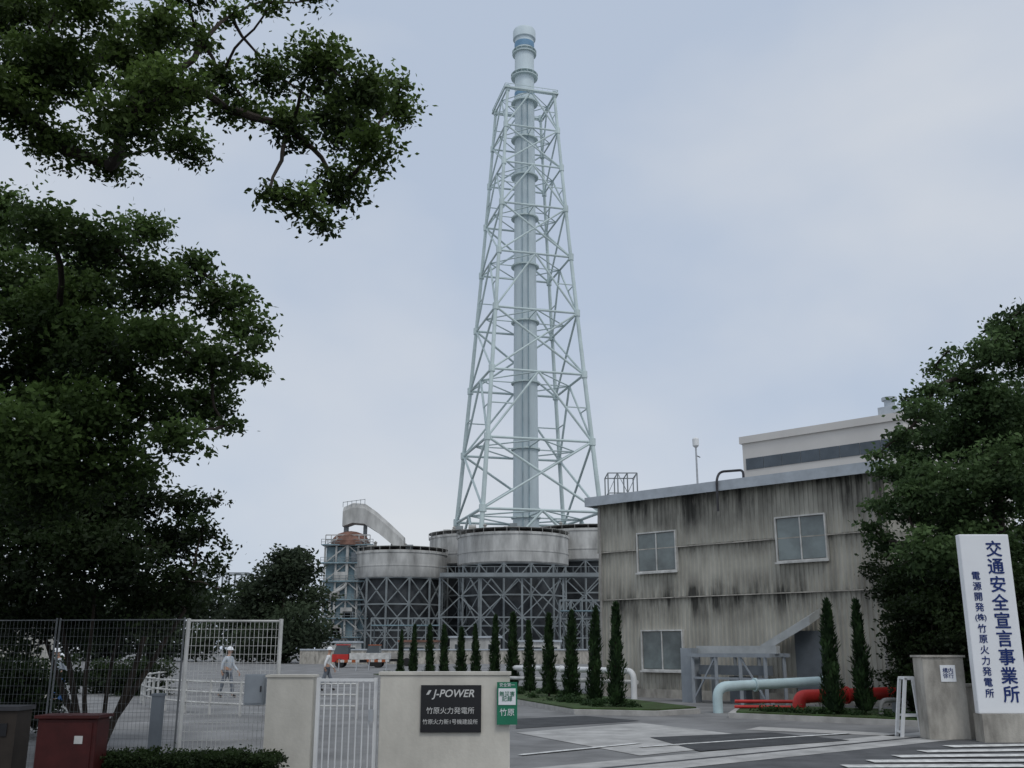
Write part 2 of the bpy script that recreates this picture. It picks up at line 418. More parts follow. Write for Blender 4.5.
text('安全第一',.052,'lettering',sign_white,rt,(0,-.023,.23))
text('無災害\n記録',.07,'lettering',green_s,rt,(0,-.031,.085),line=.9)
text('竹原',.10,'lettering',sign_white,rt,(0,-.023,-.12))

rt=root('bar_gate',(-2.2,14.15,0),'white tubular steel gate with vertical bars','gate')
o=(-2.2,14.15,0)
mb=MB()
for x in (-2.62,-1.84): mb.beam((x,14.15,.06),(x,14.15,1.36),.025)
for z in (.1,1.33,): mb.beam((-2.62,14.15,z),(-1.84,14.15,z),.02)
mb.make('frame',white,o,rt)
for i in range(1,9):
    x=-2.62+.78*i/9; MB().beam((x,14.15,.1),(x,14.15,1.33),.010,6).make('bar',white,o,rt)
MB().box(-1.93,-1.86,14.10,14.13,.8,.95).make('latch',galv,o,rt)
def fence(x0,x1,y0,y1,ztop,zbot,label,wire=.0035,post=.03,mat=galv,sp=.06):
    o=((x0+x1)/2,(y0+y1)/2,0); rt=root('mesh_fence',o,label,'fence')
    P=lambda t,z:(x0+(x1-x0)*t,y0+(y1-y0)*t,z)
    for t in (0,1): MB().beam(P(t,0),P(t,ztop+.03),post,8).make('post',mat,o,rt,smooth=True)
    for z in (ztop,zbot): MB().beam(P(0,z),P(1,z),post*.6,6).make('rail',mat,o,rt)
    mb=MB(); L=math.hypot(x1-x0,y1-y0); n=int(L/sp)
    for i in range(1,n): mb.beam(P(i/n,zbot),P(i/n,ztop),wire,4)
    m=int((ztop-zbot)/.11)
    for j in range(1,m): mb.beam(P(0,zbot+(ztop-zbot)*j/m),P(1,zbot+(ztop-zbot)*j/m),wire,4)
    mb.make('wire_mesh',mat,o,rt); return rt
fence(-4.53,-3.28,14.4,14.6,2.12,.08,'white framed welded wire fence panel beside gate',.0028,.030,white_dirty)
fence(-6.55,-4.62,14.9,14.5,2.14,.08,'grey welded wire fence panel under trees',.0014,.014,fence_grey)
fence(-8.6,-6.6,15.2,14.9,2.14,.08,'grey welded wire fence panel under trees',.0014,.014,fence_grey)
rt=root('control_box',(-3.52,14.3,1.2),'small grey electrical box hung on wire fence','box')
MB().box(-3.66,-3.39,14.28,14.42,1.0,1.40).make('case',grey_box,(-3.52,14.3,1.2),rt)
MB().box(-3.64,-3.41,14.27,14.279,1.02,1.38).make('door',grey_box,(-3.52,14.3,1.2),rt)
MB().box(-3.44,-3.42,14.255,14.269,1.17,1.25).make('handle',dark_m,(-3.52,14.3,1.2),rt)
o=(-5.3,12.9,0); rt=root('hose_cabinet',o,'dark red metal cabinet standing by wire fence','cabinet')
x0,x1=-5.72,-5.0
m=MB().box(x0,x1,12.7,13.1,.12,.93).make('case',red_box,o,rt); b=m.modifiers.new('b','BEVEL'); b.width=.02; b.segments=2
MB().box(x0-.03,x1+.03,12.66,13.13,.93,.965).make('lid',red_box,o,rt)
MB().box(x0+.05,x1-.05,12.685,12.699,.18,.88).make('door',red_box,o,rt)
MB().box(x1-.25,x1-.15,12.678,12.684,.64,.73).make('label_plate',white_dirty,o,rt)
for a_ in (x0+.02,x1-.1): MB().box(a_,a_+.08,12.72,13.08,0,.12).make('foot',dark_m,o,rt)
o=(-6.35,13.2,0); rt=root('litter_bin',o,'dark brown box bin standing under trees','bin')
MB().box(-6.7,-6.12,13.0,13.4,0,1.0).make('body',brown_box,o,rt)
MB().box(-6.73,-6.09,12.97,13.43,1.0,1.05).make('lid',dark_m,o,rt)
MB().box(-6.6,-6.22,12.985,12.999,.7,.85).make('slot',black_m,o,rt)
o=(-4.6,13.6,0); rt=root('marker_post',o,'grey square post beside wire fence','post')
MB().box(-4.66,-4.53,13.54,13.67,0,1.15).make('shaft',panel_m,o,rt); MB().prism([(-4.67,13.53),(-4.52,13.53),(-4.52,13.68),(-4.67,13.68)],1.15,1.18).make('cap',panel_m,o,rt)
cl=[(x,y,z,.17) for x in np.arange(-5.1,-2.9,.16) for y in (13.05,13.25,13.45) for z in (.15,.38)]
me=leaf_mesh('hedge',cl,leaf_c,.04,6000,9,.04,30)
ob=bpy.data.objects.new('hedge',me); COL.objects.link(ob); tag(ob,'low clipped dark green hedge along the gate fence','hedge')

# ================================================================== RIGHT GATE PILLAR AND SIGN
o=(8.6,21.0,0); rt=root('gate_pillar',o,'stained concrete gate pillar with small plate','pillar')
m=MB().box(8.22,9.05,20.8,21.3,0,1.57).make('pillar',concrete_dirty,o,rt); b=m.modifiers.new('b','BEVEL'); b.width=.02; b.segments=2
MB().box(8.19,9.08,20.77,21.33,1.57,1.61).make('coping',concrete_dirty,o,rt)
MB().box(8.56,8.86,20.785,20.799,1.10,1.42).make('plate',sign_white,o,rt)
text('構内\n徐行',.11,'lettering',blue_txt,rt,(.11,-.219,1.26),line=.9)
o=(10.5,21.1,0); rt=root('boundary_wall',o,'low stained concrete boundary wall beside the sign','wall')
MB().box(9.07,14,20.95,21.25,0,1.0).make('wall',concrete_dirty,o,rt); MB().box(9.07,14,20.92,21.28,1.0,1.05).make('coping',concrete_dirty,o,rt)
o=(9.5,20.35,0); rt=root('safety_sign',o,'tall white vertical sign with blue Japanese lettering on base','sign')
m=MB().box(9.02,10.02,20.3,20.48,.52,3.97).make('panel',sign_white,o,rt); b=m.modifiers.new('b','BEVEL'); b.width=.02; b.segments=2
MB().box(9.04,10.4,20.22,20.6,0,.52).make('plinth',concrete_dirty,o,rt)
column_text('交通安全宣言事業所',.335,.350,blue_txt,rt,.19,-.056,3.86,weight=.0055)
column_text(['電','源','開','発','(株)']+list('竹原火力発電所'),.178,.204,blue_txt,rt,-.23,-.056,3.25,weight=.0022)
o=(8.18,21.5,0); rt=root('barrier_frame',o,'white painted steel A frame stand beside pillar','stand')
mb=MB()
for y in (21.4,21.7):
    mb.beam((7.90,y,0),(8.07,y,1.15),.03); mb.beam((8.42,y,0),(8.34,y,1.15),.03)
    mb.beam((8.05,y,1.15),(8.36,y,1.15),.03); mb.beam((7.96,y,.42),(8.40,y,.42),.022)
mb.beam((8.07,21.4,1.15),(8.07,21.7,1.15),.024); mb.beam((7.92,21.4,.1),(7.92,21.7,.1),.02)
mb.make('frame',white,o,rt)

# ================================================================== WEATHERED BUILDING (local: x along front, y depth, z up)
ang=math.atan2(-.687,.727)
bo=(3.45,40.0,0); BL=11.7; BD=9.0; BH=7.35
bld=root('workshop_building',bo,'two storey weathered corrugated workshop with stained grey walls','building',rotz=ang)
def lmake(mb,name,mat,parent=bld,smooth=False):
    return mb.make(name,mat,(0,0,0),parent,smooth)
mb=MB()
rib=.17
def corr(x0,x1,z0,z1,y,y2):
    n=int((x1-x0)/rib); w=(x1-x0)/n; xs=[]
    for i in range(n):
        b=x0+i*w; xs+= [(b,0),(b+w*.45,0),(b+w*.6,-.026),(b+w*.88,-.026)]
    xs.append((x1,0))
    vs=[];fs=[]
    for x,dy in xs: vs+= [(x,y+dy,z0),(x,y2+dy,z1)]
    for i in range(len(xs)-1): fs.append((2*i,2*i+2,2*i+3,2*i+1))
    mb.add(vs,fs)
corr(0,BL,0.3,3.62,-.09,-.01); corr(0,BL,3.57,5.44,-.10,-.02); corr(0,BL,5.39,BH,-.11,-.03)
mb.box(0,BL,.05,BD,0,BH-.02)
lmake(mb,'wall',wall_w)
lmake(MB().box(0,BL,-.155,-.145,3.53,3.565),'seam_shadow_trim',concrete_dirty)  # seam trim strips put in as the thin shadow line under each lap
lmake(MB().box(0,BL,-.165,-.155,5.35,5.385),'seam_shadow_trim',concrete_dirty)
mb=MB().box(0,BL,-.12,.04,0,.3); lmake(mb,'plinth',concrete_dirty)
mb=MB(); mb.box(-.2,BL+.3,-.45,BD+.3,BH,BH+.12); lmake(mb,'roof',fascia_m)
mb=MB(); mb.box(-.22,BL+.32,-.52,-.453,BH-.16,BH+.20); mb.box(-.27,-.223,-.52,BD,BH-.16,BH+.20); lmake(mb,'fascia',fascia_m)
mb=MB()
x=5.9
mb.sweep(rounded([(x,-.6,BH-.9),(x,-.6,BH+.25),(x,-.35,BH+.55),(x+.95,-.35,BH+.5),(x+.95,-.35,BH+.2)],.2),.045,8)
lmake(mb,'vent_pipe',dark_m,smooth=True)
def window(x0,x1,z0,z1,yo=-.15,pane=blind):
    e=MB().box(x0+.02,x1-.02,yo-.012,yo+.06,z0+.02,z1-.02).make('window',pane,(0,0,0),bld)
    f=MB()
    for a,b,c,d_ in ((x0-.05,x0,z0-.05,z1+.05),(x1,x1+.05,z0-.05,z1+.05),(x0,x1,z1,z1+.05),(x0,x1,z0-.05,z0)): f.box(a,b,yo-.06,yo+.12,c,d_)
    xm=(x0+x1)/2; f.box(xm-.02,xm+.02,yo-.045,yo+.03,z0,z1)
    f.make('frame',white_dirty,(0,0,0),e)
    MB().box(x0-.1,x1+.1,yo-.11,yo-.062,z0-.11,z0-.052).make('sill',white_dirty,(0,0,0),e)
window(2.03,3.72,4.55,5.95); window(7.9,9.66,4.62,6.05); window(2.1,3.85,1.0,2.35)
MB().box(8.3,9.3,-.19,-.15,.3,2.3).make('door',panel_m,(0,0,0),bld)
lmake(MB().sweep([(BL-.3,-.24,.1),(BL-.3,-.24,BH-.2)],.05,8),'downpipe',siding,smooth=True)
lmake(MB().sweep([(.25,-.24,.1),(.25,-.24,BH-.2)],.05,8),'downpipe',siding,smooth=True)

def W(x,y,z):
    c,s_=math.cos(ang),math.sin(ang); return (bo[0]+x*c-y*s_, bo[1]+x*s_+y*c, z)
o=W(6.5,-1.8,0); rt=root('pipe_rack',o,'low grey steel pipe rack with ducts against workshop','steel frame')
mb=MB()
for x in (5.6,6.5,7.4,8.3):
    for y in (-2.2,-1.0): mb.beam(W(x,y,0),W(x,y,1.5),.05)
for y in (-2.2,-1.0): mb.beam(W(5.4,y,1.52),W(8.5,y,1.52),.06)
for x in (5.6,6.5,7.4,8.3): mb.beam(W(x,-2.2,1.52),W(x,-1.0,1.52),.04)
mb.beam(W(5.6,-2.2,.8),W(8.3,-2.2,.8),.035); mb.beam(W(5.6,-2.2,.1),W(6.5,-2.2,1.5),.025); mb.beam(W(7.4,-2.2,1.5),W(8.3,-2.2,.1),.025)
mb.make('frame',grey_box,o,rt)
mb=MB(); pa=[W(7.5,-.25,2.05),W(9.3,-.25,3.0),W(9.3,-1.0,2.75),W(7.5,-1.0,1.85)]
mb.add(pa+[(p[0],p[1],p[2]-.28) for p in pa],[(0,1,2,3),(4,5,6,7),(0,1,5,4),(1,2,6,5),(2,3,7,6),(3,0,4,7)]); mb.make('sloping_hood',duct_m,o,rt)
MB().beam(W(5.4,-1.5,1.70),W(8.4,-1.5,1.70),.12).make('duct',duct_m,o,rt)
MB().beam(W(5.6,-1.7,1.05),W(8.2,-1.7,1.05),.15).make('duct',panel_m,o,rt)
MB().prism([W(5.0,-2.0,0)[:2],W(5.45,-2.0,0)[:2],W(5.45,-1.5,0)[:2],W(5.0,-1.5,0)[:2]],0,1.75).make('cabinet',grey_box,o,rt)
MB().prism([W(6.6,-1.6,0)[:2],W(7.2,-1.6,0)[:2],W(7.2,-1.2,0)[:2],W(6.6,-1.2,0)[:2]],0,.85).make('cabinet',panel_m,o,rt)
def pipe(pts,r,mat,label,bend=.5,flanges=()):
    o=pts[0]; rt=root('pipe',(o[0],o[1],0),label,'pipe')
    MB().sweep(rounded(pts,bend,8),r,16).make('run',mat,(o[0],o[1],0),rt,smooth=True)
    for p,q in flanges:
        p=Vector(p);q=Vector(q);u=(q-p).normalized(); MB().beam(p-u*.03,p+u*.03,r*1.35,14).make('flange',mat,(o[0],o[1],0),rt,smooth=True)
    mb2=[Vector(p) for p in pts]
    for i in range(len(mb2)-1):
        if abs(mb2[i].z-mb2[i+1].z)<.05 and mb2[i].z-r>.1:
            m_=(mb2[i]+mb2[i+1])/2; MB().box(m_.x-.05,m_.x+.05,m_.y-.05,m_.y+.05,0,m_.z-r*.9).make('support',grey_box,(o[0],o[1],0),rt)
pipe([W(-3.5,-1.6,1.0),W(3.9,-3.2,1.0),W(3.9,-3.2,.1)],.10,white,'white insulated pipe elbowing down by workshop',.3,[(W(0,-2.36,1.0),W(1,-2.6,1.0))])
pipe([W(-3.5,-1.9,.62),W(3.6,-2.6,.62)],.07,white_dirty,'white pipe running low along workshop')
pipe([(5.75,29.3,.0),(5.75,29.3,.70),(9.0,30.2,.82)],.14,blue_pipe,'pale blue pipe with elbow into ground',.45,[((6.9,29.62,.742),(9.0,30.2,.82))])
pipe([(7.5,27.4,.05),(7.5,27.4,.52),(11.4,28.7,.58)],.17,red_pipe,'thick bright red pipe with elbow into ground',.42,[((8.9,27.87,.54),(11.4,28.7,.58))])
pipe([(6.1,28.7,.34),(8.1,28.5,.34)],.045,red_pipe,'thin red pipe lying low near the ground')
pipe([(6.0,28.3,.22),(7.5,28.1,.22)],.04,red_pipe,'thin red pipe lying low near the ground')
pipe([(9.1,25.9,.05),(9.1,25.9,.5),(9.9,26.2,.5),(9.9,26.2,.05)],.06,concrete,'grey hooped pipe standing on lawn',.3)

# ================================================================== BACK WHITE BUILDING
o=(16.4,70,0); ang2=math.atan2(-7.5,8.0)
rt=root('turbine_building',o,'tall white clad plant building with dark strip windows','building',rotz=ang2)
L2=11.6; H2=16.4
lm=lambda mb,n,m,p=None,s=False: mb.make(n,m,(0,0,0),p or rt,s)
lm(MB().box(0,L2,0,20,0,H2-.6),'wall',white_clad)
lm(MB().box(-.15,L2+.15,-.15,20.2,H2-.6,H2-.1),'parapet',white_clad)
for i in range(8):
    a_=.25+i*1.4; lm(MB().box(a_,a_+1.36,-.05,-.003,H2-2.5,H2-1.7),'strip_window',band_dark)
for z in (H2-4.2,H2-7): lm(MB().box(0,L2,-.03,-.003,z,z+.08),'panel_joint',fascia_m)
mb=MB().box(9.2,10.4,2,3.2,H2-.1,H2+.9); mb.lathe((9.8,2.6,H2+.9),[(.35,0),(.35,.5),(.5,.5),(.5,.7)],12); lm(mb,'roof_vent',fascia_m)

o=(9.35,50,0); rt=root('lamp_mast',o,'slim steel mast with lantern head behind the workshop','mast')
MB().beam((9.35,50,0),(9.35,50,11.6),.08,8,0,.045).make('pole',galv,o,rt,smooth=True)
mb=MB().lathe((9.35,50,11.6),[(.06,0),(.16,.1),(.17,.45),(.08,.52)],12); mb.make('lantern',white,o,rt,smooth=True)
mb=MB().beam((9.35,50,11.2),(9.55,50,11.1),.025,6); mb.make('bracket',dark_m,o,rt)

# ================================================================== LATTICE CHIMNEY
TY=288.0; TX=S(526,520,TY).x
o=(TX,TY,0); rt=root('lattice_chimney',o,'very tall pale chimney stack inside four legged lattice tower','chimney')
TOP=171.0
lv=[0,19,38,58,78,97,115,131,145,158,TOP]
def leg(i,z):
    D=(24.4-.088*z+3.0*((z/TOP-.5)**2-.25)*1.0)/.866
    a=math.radians(60+90*i)
    return Vector((TX+D*math.cos(a),TY+D*math.sin(a),z))
for i in range(4):
    mb=MB()
    f=lambda z:1-.38*z/TOP
    mb.sweep([leg(i,z) for z in lv],[.72*f(z) for z in lv],10)
    for z in lv[1:]:
        p=leg(i,z); mb.beam(p-Vector((0,0,1.0)),p+Vector((0,0,1.0)),1.12*f(z),8)
    mb.make('leg',steel_pale,o,rt,smooth=True)
for i in range(4):
    mb=MB(); j=(i+1)%4
    for k in range(len(lv)-1):
        f=1-.38*lv[k]/TOP; r=.40*f
        a,b,c,d_=leg(i,lv[k]),leg(j,lv[k]),leg(i,lv[k+1]),leg(j,lv[k+1])
        mt=(c+d_)/2; ma=(a+b)/2; x=(a+b+c+d_)/4
        if k%2==0:   # X tier
            mb.beam(a,d_,r,6); mb.beam(b,c,r,6)
        else:        # K tier
            mb.beam(a,mt,r,6); mb.beam(b,mt,r,6)
            mb.beam((a+c)/2,(a+mt)/2,r*.6,5); mb.beam((b+d_)/2,(b+mt)/2,r*.6,5)
        mb.beam(c,d_,r*1.05,6)
    mb.make('bracing',steel_pale,o,rt)
for k in range(1,len(lv)):
    z=lv[k]; f=1-.38*z/TOP; mb=MB()
    for i in range(4):
        m_=(leg(i,z)+leg((i+1)%4,z))/2; m2=(leg((i+1)%4,z)+leg((i+2)%4,z))/2
        a2=math.radians(105+90*i); s2=Vector((TX+3.2*math.cos(a2),TY+3.2*math.sin(a2),z)); mb.beam(m_,s2,.24*f,5)
        mb.beam(m_,m2,.26*f,5)
    mb.lathe((TX,TY,z),[(3.1,-.35),(4.3,-.35),(4.3,.1),(3.1,.1)],20)
    mb.make('plan_bracing',steel_pale,o,rt)
mb=MB(); mb.lathe((TX,TY,0),[(3.9,0),(3.75,40),(3.45,100),(3.15,165),(3.1,194)],32)
mb.make('stack',shaft_mat,o,rt,smooth=True)
mb=MB(); mb.lathe((TX,TY,0),[(3.1,194.0),(3.7,194.3),(3.7,197.0),(3.5,197.6),(3.0,197.6),(2.9,196)],32)
mb.make('cap',shaft_mat,o,rt,smooth=True)
for z,h,rr in ((173.2,1.3,3.25),(190.8,2.0,3.22)): MB().lathe((TX,TY,z),[(2.9,0),(rr,0),(rr,h),(2.9,h)],28).make('band',shaft_blue,o,rt,smooth=True)
for z,r_ in ((180,4.3),(188.6,3.9)):
    mb=MB(); mb.lathe((TX,TY,z),[(3.0,0),(r_,0),(r_,.3),(3.0,.3)],24)
    for k in range(14):
        a=2*math.pi*k/14; x=TX+r_*math.cos(a); y=TY+r_*math.sin(a); mb.beam((x,y,z),(x,y,z+1.2),.05)
    mb.lathe((TX,TY,z+1.15),[(r_-.06,0),(r_+.06,0),(r_+.06,.1),(r_-.06,.1)],24)
    mb.make('gallery',steel_pale,o,rt)
mb=MB()
c4=[leg(i,TOP) for i in range(4)]
for i in range(4):
    a=c4[i];b=c4[(i+1)%4]; cc=Vector((TX,TY,TOP)); a2=cc+(a-cc)*1.12; b2=cc+(b-cc)*1.12
    mb.beam(a2,b2,.22,4); mb.beam(a2+Vector((0,0,1.2)),b2+Vector((0,0,1.2)),.08,4); mb.beam(a,a2,.2)
    for k in range(10):
        p=a2.lerp(b2,k/10); mb.beam(p,p+Vector((0,0,1.2)),.06)
mb.make('platform',steel_pale,o,rt)
mb=MB()
for dx in (-.9,.9): mb.beam((TX+dx,TY-4.4,2),(TX+dx,TY-3.45,172),.10,4)
mb.make('ladder',bluegrey,o,rt)

# ================================================================== STORAGE SILOS ON FRAMES
def silo(pxl,pxr,pyt,pyb,Y,label):
    c=S((pxl+pxr)/2,pyt,Y); R=(S(pxr,pyt,Y).x-S(pxl,pyt,Y).x)/2; zt=c.z-1.0; zb=S(500,pyb,Y).z
    o=(c.x,Y,0); rt=root('storage_silo',o,label,'silo','round silos on steel frames at the power plant')
    mb=MB().lathe((c.x,Y,0),[(R*.98,zb),(R,zb+.3),(R,zb+2.4),(R*1.008,zb+2.42),(R*1.008,zb+2.7),(R,zb+2.72),(R,zt-1.2),(R*1.015,zt-1.1),(R*1.015,zt-.6),(R*.98,zt-.5),(R*.5,zt+.0),(R*.1,zt+.2)],48); mb.make('drum',tank_mat,o,rt,smooth=True)
    MB().lathe((c.x,Y,0),[(R*.80,0),(R*.80,zb*.5),(R*.86,zb*.62),(R*.88,zb-.05)],28).make('hopper_enclosure',tank_dark,o,rt,smooth=True)
    mb=MB()
    n=13; zs=[0,zb*.33,zb*.66,zb]
    for k in range(n):
        a=2*math.pi*k/n+.2; b=2*math.pi*(k+1)/n+.2
        P=lambda t,z:(c.x+R*.97*math.cos(t),Y+R*.97*math.sin(t),z)
        mb.beam(P(a,0),P(a,zb),.24,6)
        for q in range(3):
            mb.beam(P(a,zs[q+1]-.05),P(b,zs[q+1]-.05),.16,4)
            mb.beam(P(a,zs[q]),P(b,zs[q+1]),.12,4); mb.beam(P(b,zs[q]),P(a,zs[q+1]),.12,4)
    mb.make('support_frame',frame_pale,o,rt)
    mb=MB(); n=30
    for k in range(n):
        a=2*math.pi*k/n; mb.beam((c.x+R*1.02*math.cos(a),Y+R*1.02*math.sin(a),zt-1),(c.x+R*1.02*math.cos(a),Y+R*1.02*math.sin(a),zt+.3),.04)
    for zz in (.25,): mb.lathe((c.x,Y,zt+zz),[(R*1.018,0),(R*1.025,0),(R*1.025,.06),(R*1.018,.06)],40)
    mb.make('railing',tank_mat,o,rt)
    MB().box(c.x-2,c.x+1.5,Y-2,Y+2,zt+.0,zt+1.6).make('roof_hatch',siding,o,rt)
    MB().lathe((c.x-R*.5,Y-R*.3,zt-.4),[(.3,0),(.3,1.9),(.5,2.0),(.1,2.4)],10).make('roof_vent',siding,o,rt)
    rv=random.Random(int(pxl)); 
    for k in range(3):
        t=rv.uniform(3.4,6.0); x=c.x+R*.8*math.cos(t); y=Y+R*.8*math.sin(t); MB().box(x-.8,x+.8,y-.5,y+.5,zt-.5,zt+rv.uniform(.7,1.6)).make('roof_equipment',(siding,tank_mat,frame_pale)[k],o,rt)
silo(354,447,547,580,230,'round grey ash silo standing on steel lattice frame')
silo(430,530,532,568,246,'large round stained silo standing on steel lattice frame')
silo(458,568,530,567,222,'large round stained silo standing on steel lattice frame')
silo(530,650,528,565,238,'large round stained silo standing on steel lattice frame')
a=S(440,574,206); b=S(604,568,206)
o=((a.x+b.x)/2,206,0); rt=root('access_walkway',o,'grey steel access walkway crossing in front of silos','walkway')
zz=b.z-1
MB().box(a.x,b.x,205,207,zz-.8,zz).make('girder',frame_pale,o,rt)
mb=MB()
for k in range(22):
    x=a.x+(b.x-a.x)*k/21; mb.beam((x,205,zz),(x,205,zz+1.2),.04)
mb.beam((a.x,205,zz+1.2),(b.x,205,zz+1.2),.05); mb.make('railing',frame_pale,o,rt)
n=4
for k in range(n):
    x=a.x+(b.x-a.x)*k/n; x2=a.x+(b.x-a.x)*(k+1)/n; mb=MB(); mb.beam((x,206,0),(x,206,zz-.8),.2)
    if k==n-1: mb.beam((x2,206,0),(x2,206,zz-.8),.2)
    h=(zz-.8)/2
    for q in range(2): mb.beam((x,206,h*q),(x2,206,h*(q+1)),.11); mb.beam((x2,206,h*q),(x,206,h*(q+1)),.11); mb.beam((x,206,h*(q+1)-.1),(x2,206,h*(q+1)-.1),.13)
    mb.make('support',frame_pale,o,rt)
c=S(372,640,275); e=S(640,560,275)
o=((c.x+e.x)/2,275,0); rt=root('plant_hall',o,'dark grey plant hall with horizontal louvres behind silos','building')
MB().box(c.x,e.x+14,275,300,0,22).make('wall',tank_dark,o,rt)
for k in range(8): MB().box(c.x,e.x+14,274.6,274.98,2+k*2.4,2.4+k*2.4).make('louvre',panel_m,o,rt)

# ================================================================== CONVEYOR TOWER
Y=225; x0=S(323,600,Y).x; x1=S(368,600,Y).x; zt=S(340,545,Y).z
o=((x0+x1)/2,Y,0); rt=root('conveyor_tower',o,'blue grey steel transfer tower with rusty tank and sloping gallery','tower')
mb=MB(); fl=[0,4,8,12,16,20,zt]
for k in range(5):
    x=x0+(x1-x0)*k/4
    for y in (Y,Y+6): mb.beam((x,y,0),(x,y,zt),.2)
for z in fl[1:]:
    for y in (Y,Y+6): mb.beam((x0-.5,y,z),(x1+.5,y,z),.22)
for q in range(len(fl)-1):
    xm=(x0+x1)/2
    mb.beam((x0,Y,fl[q]),(xm,Y,fl[q+1]),.13); mb.beam((x1,Y,fl[q]),(xm,Y,fl[q+1]),.13)
mb.make('frame',tank_mat,o,rt)
for z in fl[1:]: MB().box(x0-.8,x1+.8,Y-.9,Y+6.5,z-.1,z+.12).make('floor_deck',bluegrey,o,rt)
for z in fl[1:]:
    mb=MB()
    for zz in (.6,1.2): mb.beam((x0-.8,Y-.9,z+zz),(x1+.8,Y-.9,z+zz),.05)
    for k in range(9): xx=x0-.8+(x1-x0+1.6)*k/8; mb.beam((xx,Y-.9,z),(xx,Y-.9,z+1.2),.05)
    mb.make('railing',frame_pale,o,rt)
MB().box(x0+.2,x1-.2,Y+.6,Y+6,.2,zt-.4).make('enclosure',bluegrey,o,rt)
rq=random.Random(3)
for k in range(7):
    xx=rq.uniform(x0+.8,x1-3); zz=fl[1+k%5]; MB().box(xx,xx+rq.uniform(1.2,3.0),Y-.5,Y+.5,zz+.13,zz+rq.uniform(1.4,2.8)).make('machinery_box',(tank_mat,panel_m,siding)[k%3],o,rt)
MB().sweep(rounded([(x0+1.5,Y-.3,.1),(x0+1.5,Y-.3,13),(x0+5,Y-.3,15),(x0+5,Y-.3,zt)],1),.35,8).make('chute_pipe',tank_mat,o,rt,smooth=True)
cx=(x0+x1)/2+.1
mb=MB().lathe((cx,Y+3,zt),[(4.3,0),(4.3,1.0),(4.2,1.05),(3.9,1.8),(2.9,2.7),(1.5,3.2),(.3,3.4)],28); mb.make('tank',rust,o,rt,smooth=True)
mb=MB()
for k in range(9):
    x=x0+(x1-x0)*k/8; mb.beam((x,Y-.2,zt),(x,Y-.2,zt+2.2),.09)
for zz in (1.1,2.2): mb.beam((x0,Y-.2,zt+zz),(x1,Y-.2,zt+zz),.11)
mb.beam((x0,Y-.2,zt),(x0+4,Y-.2,zt+2.2),.08); mb.beam((x1,Y-.2,zt),(x1-4,Y-.2,zt+2.2),.08)
mb.make('top_frame',tank_mat,o,rt)
arc=[S(342,516,Y),S(352,512,Y),S(364,513,Y),S(376,521,Y),S(390,533,Y),S(403,545,Y)]
hs=[2.2,2.3,2.3,2.2,2.1,2.0]; vs=[]
for c_,h in zip(arc,hs):
    for dy,dz in ((-2.2,-h),(2.2,-h),(2.2,h*.5),(1.3,h),(-1.3,h),(-2.2,h*.5)): vs.append((c_.x,Y+3+dy,c_.z+dz))
fs=[]
for i in range(len(arc)-1):
    for k in range(6): fs.append((i*6+k,i*6+(k+1)%6,(i+1)*6+(k+1)%6,(i+1)*6+k))
fs+=[tuple(range(6)),tuple(range(30,36))]
MB().add(vs,fs).make('gallery',tank_mat,o,rt)
a=arc[0]; c_=arc[-1]
mb=MB(); mb.beam((c_.x-.5,Y+3,c_.z-2),(c_.x-.5,Y+3,8),.4); mb.beam((a.x+.6,Y+3,zt),(a.x+.6,Y+3,a.z-2.1),.5); mb.beam((arc[2].x,Y+3,zt),(arc[2].x,Y+3,arc[2].z-2.2),.4)
mb.make('gallery_support',frame_pale,o,rt)
mb=MB(); b=arc[2]
for k in range(6):
    p=a.lerp(b,k/5)+Vector((0,.8,2.1)); mb.beam(p,p+Vector((0,0,1.2)),.05)
mb.beam(a+Vector((0,.8,3.2)),b+Vector((0,.8,3.2)),.05)
mb.make('gallery_railing',frame_pale,o,rt)

def scaffold(pxl,pxr,pyt,Y,label,lev=5,bays=4,r=.16):
    x0=S(pxl,600,Y).x; x1=S(pxr,600,Y).x; zt=S(pxl,pyt,Y).z; o=((x0+x1)/2,Y,0)
    rt=root('steel_frame',o,label,'steel frame'); mb=MB()
    for i in range(bays+1):
        x=x0+(x1-x0)*i/bays
        for y in (Y,Y+5): mb.beam((x,y,0),(x,y,zt),r)
        for j in range(1,lev+1):
            z=zt*j/lev; mb.beam((x,Y,z),(x,Y+5,z),r*.7)
            if i<bays:
                x2=x0+(x1-x0)*(i+1)/bays
                for y in (Y,Y+5): mb.beam((x,y,z),(x2,y,z),r*.8)
                if (i+j)%2: mb.beam((x,Y,z-zt/lev),(x2,Y,z),r*.5)
                else: mb.beam((x2,Y,z-zt/lev),(x,Y,z),r*.5)
    mb.make('columns',frame_pale,o,rt)
    MB().box(x0,x1,Y-.2,Y+5.2,zt*.8,zt*.8+.2).make('deck',bluegrey,o,rt)
scaffold(196,246,573,210,'open steel pipe bridge frame beside distant trees',4,4)
scaffold(611,641,473,150,'tall open steel frame with deck behind workshop',9,3,.09)
scaffold(372,440,618,205,'open steel pipe rack under the silos',2,5,.11)
scaffold(560,604,600,203,'open steel pipe rack under the silos',3,4,.13)

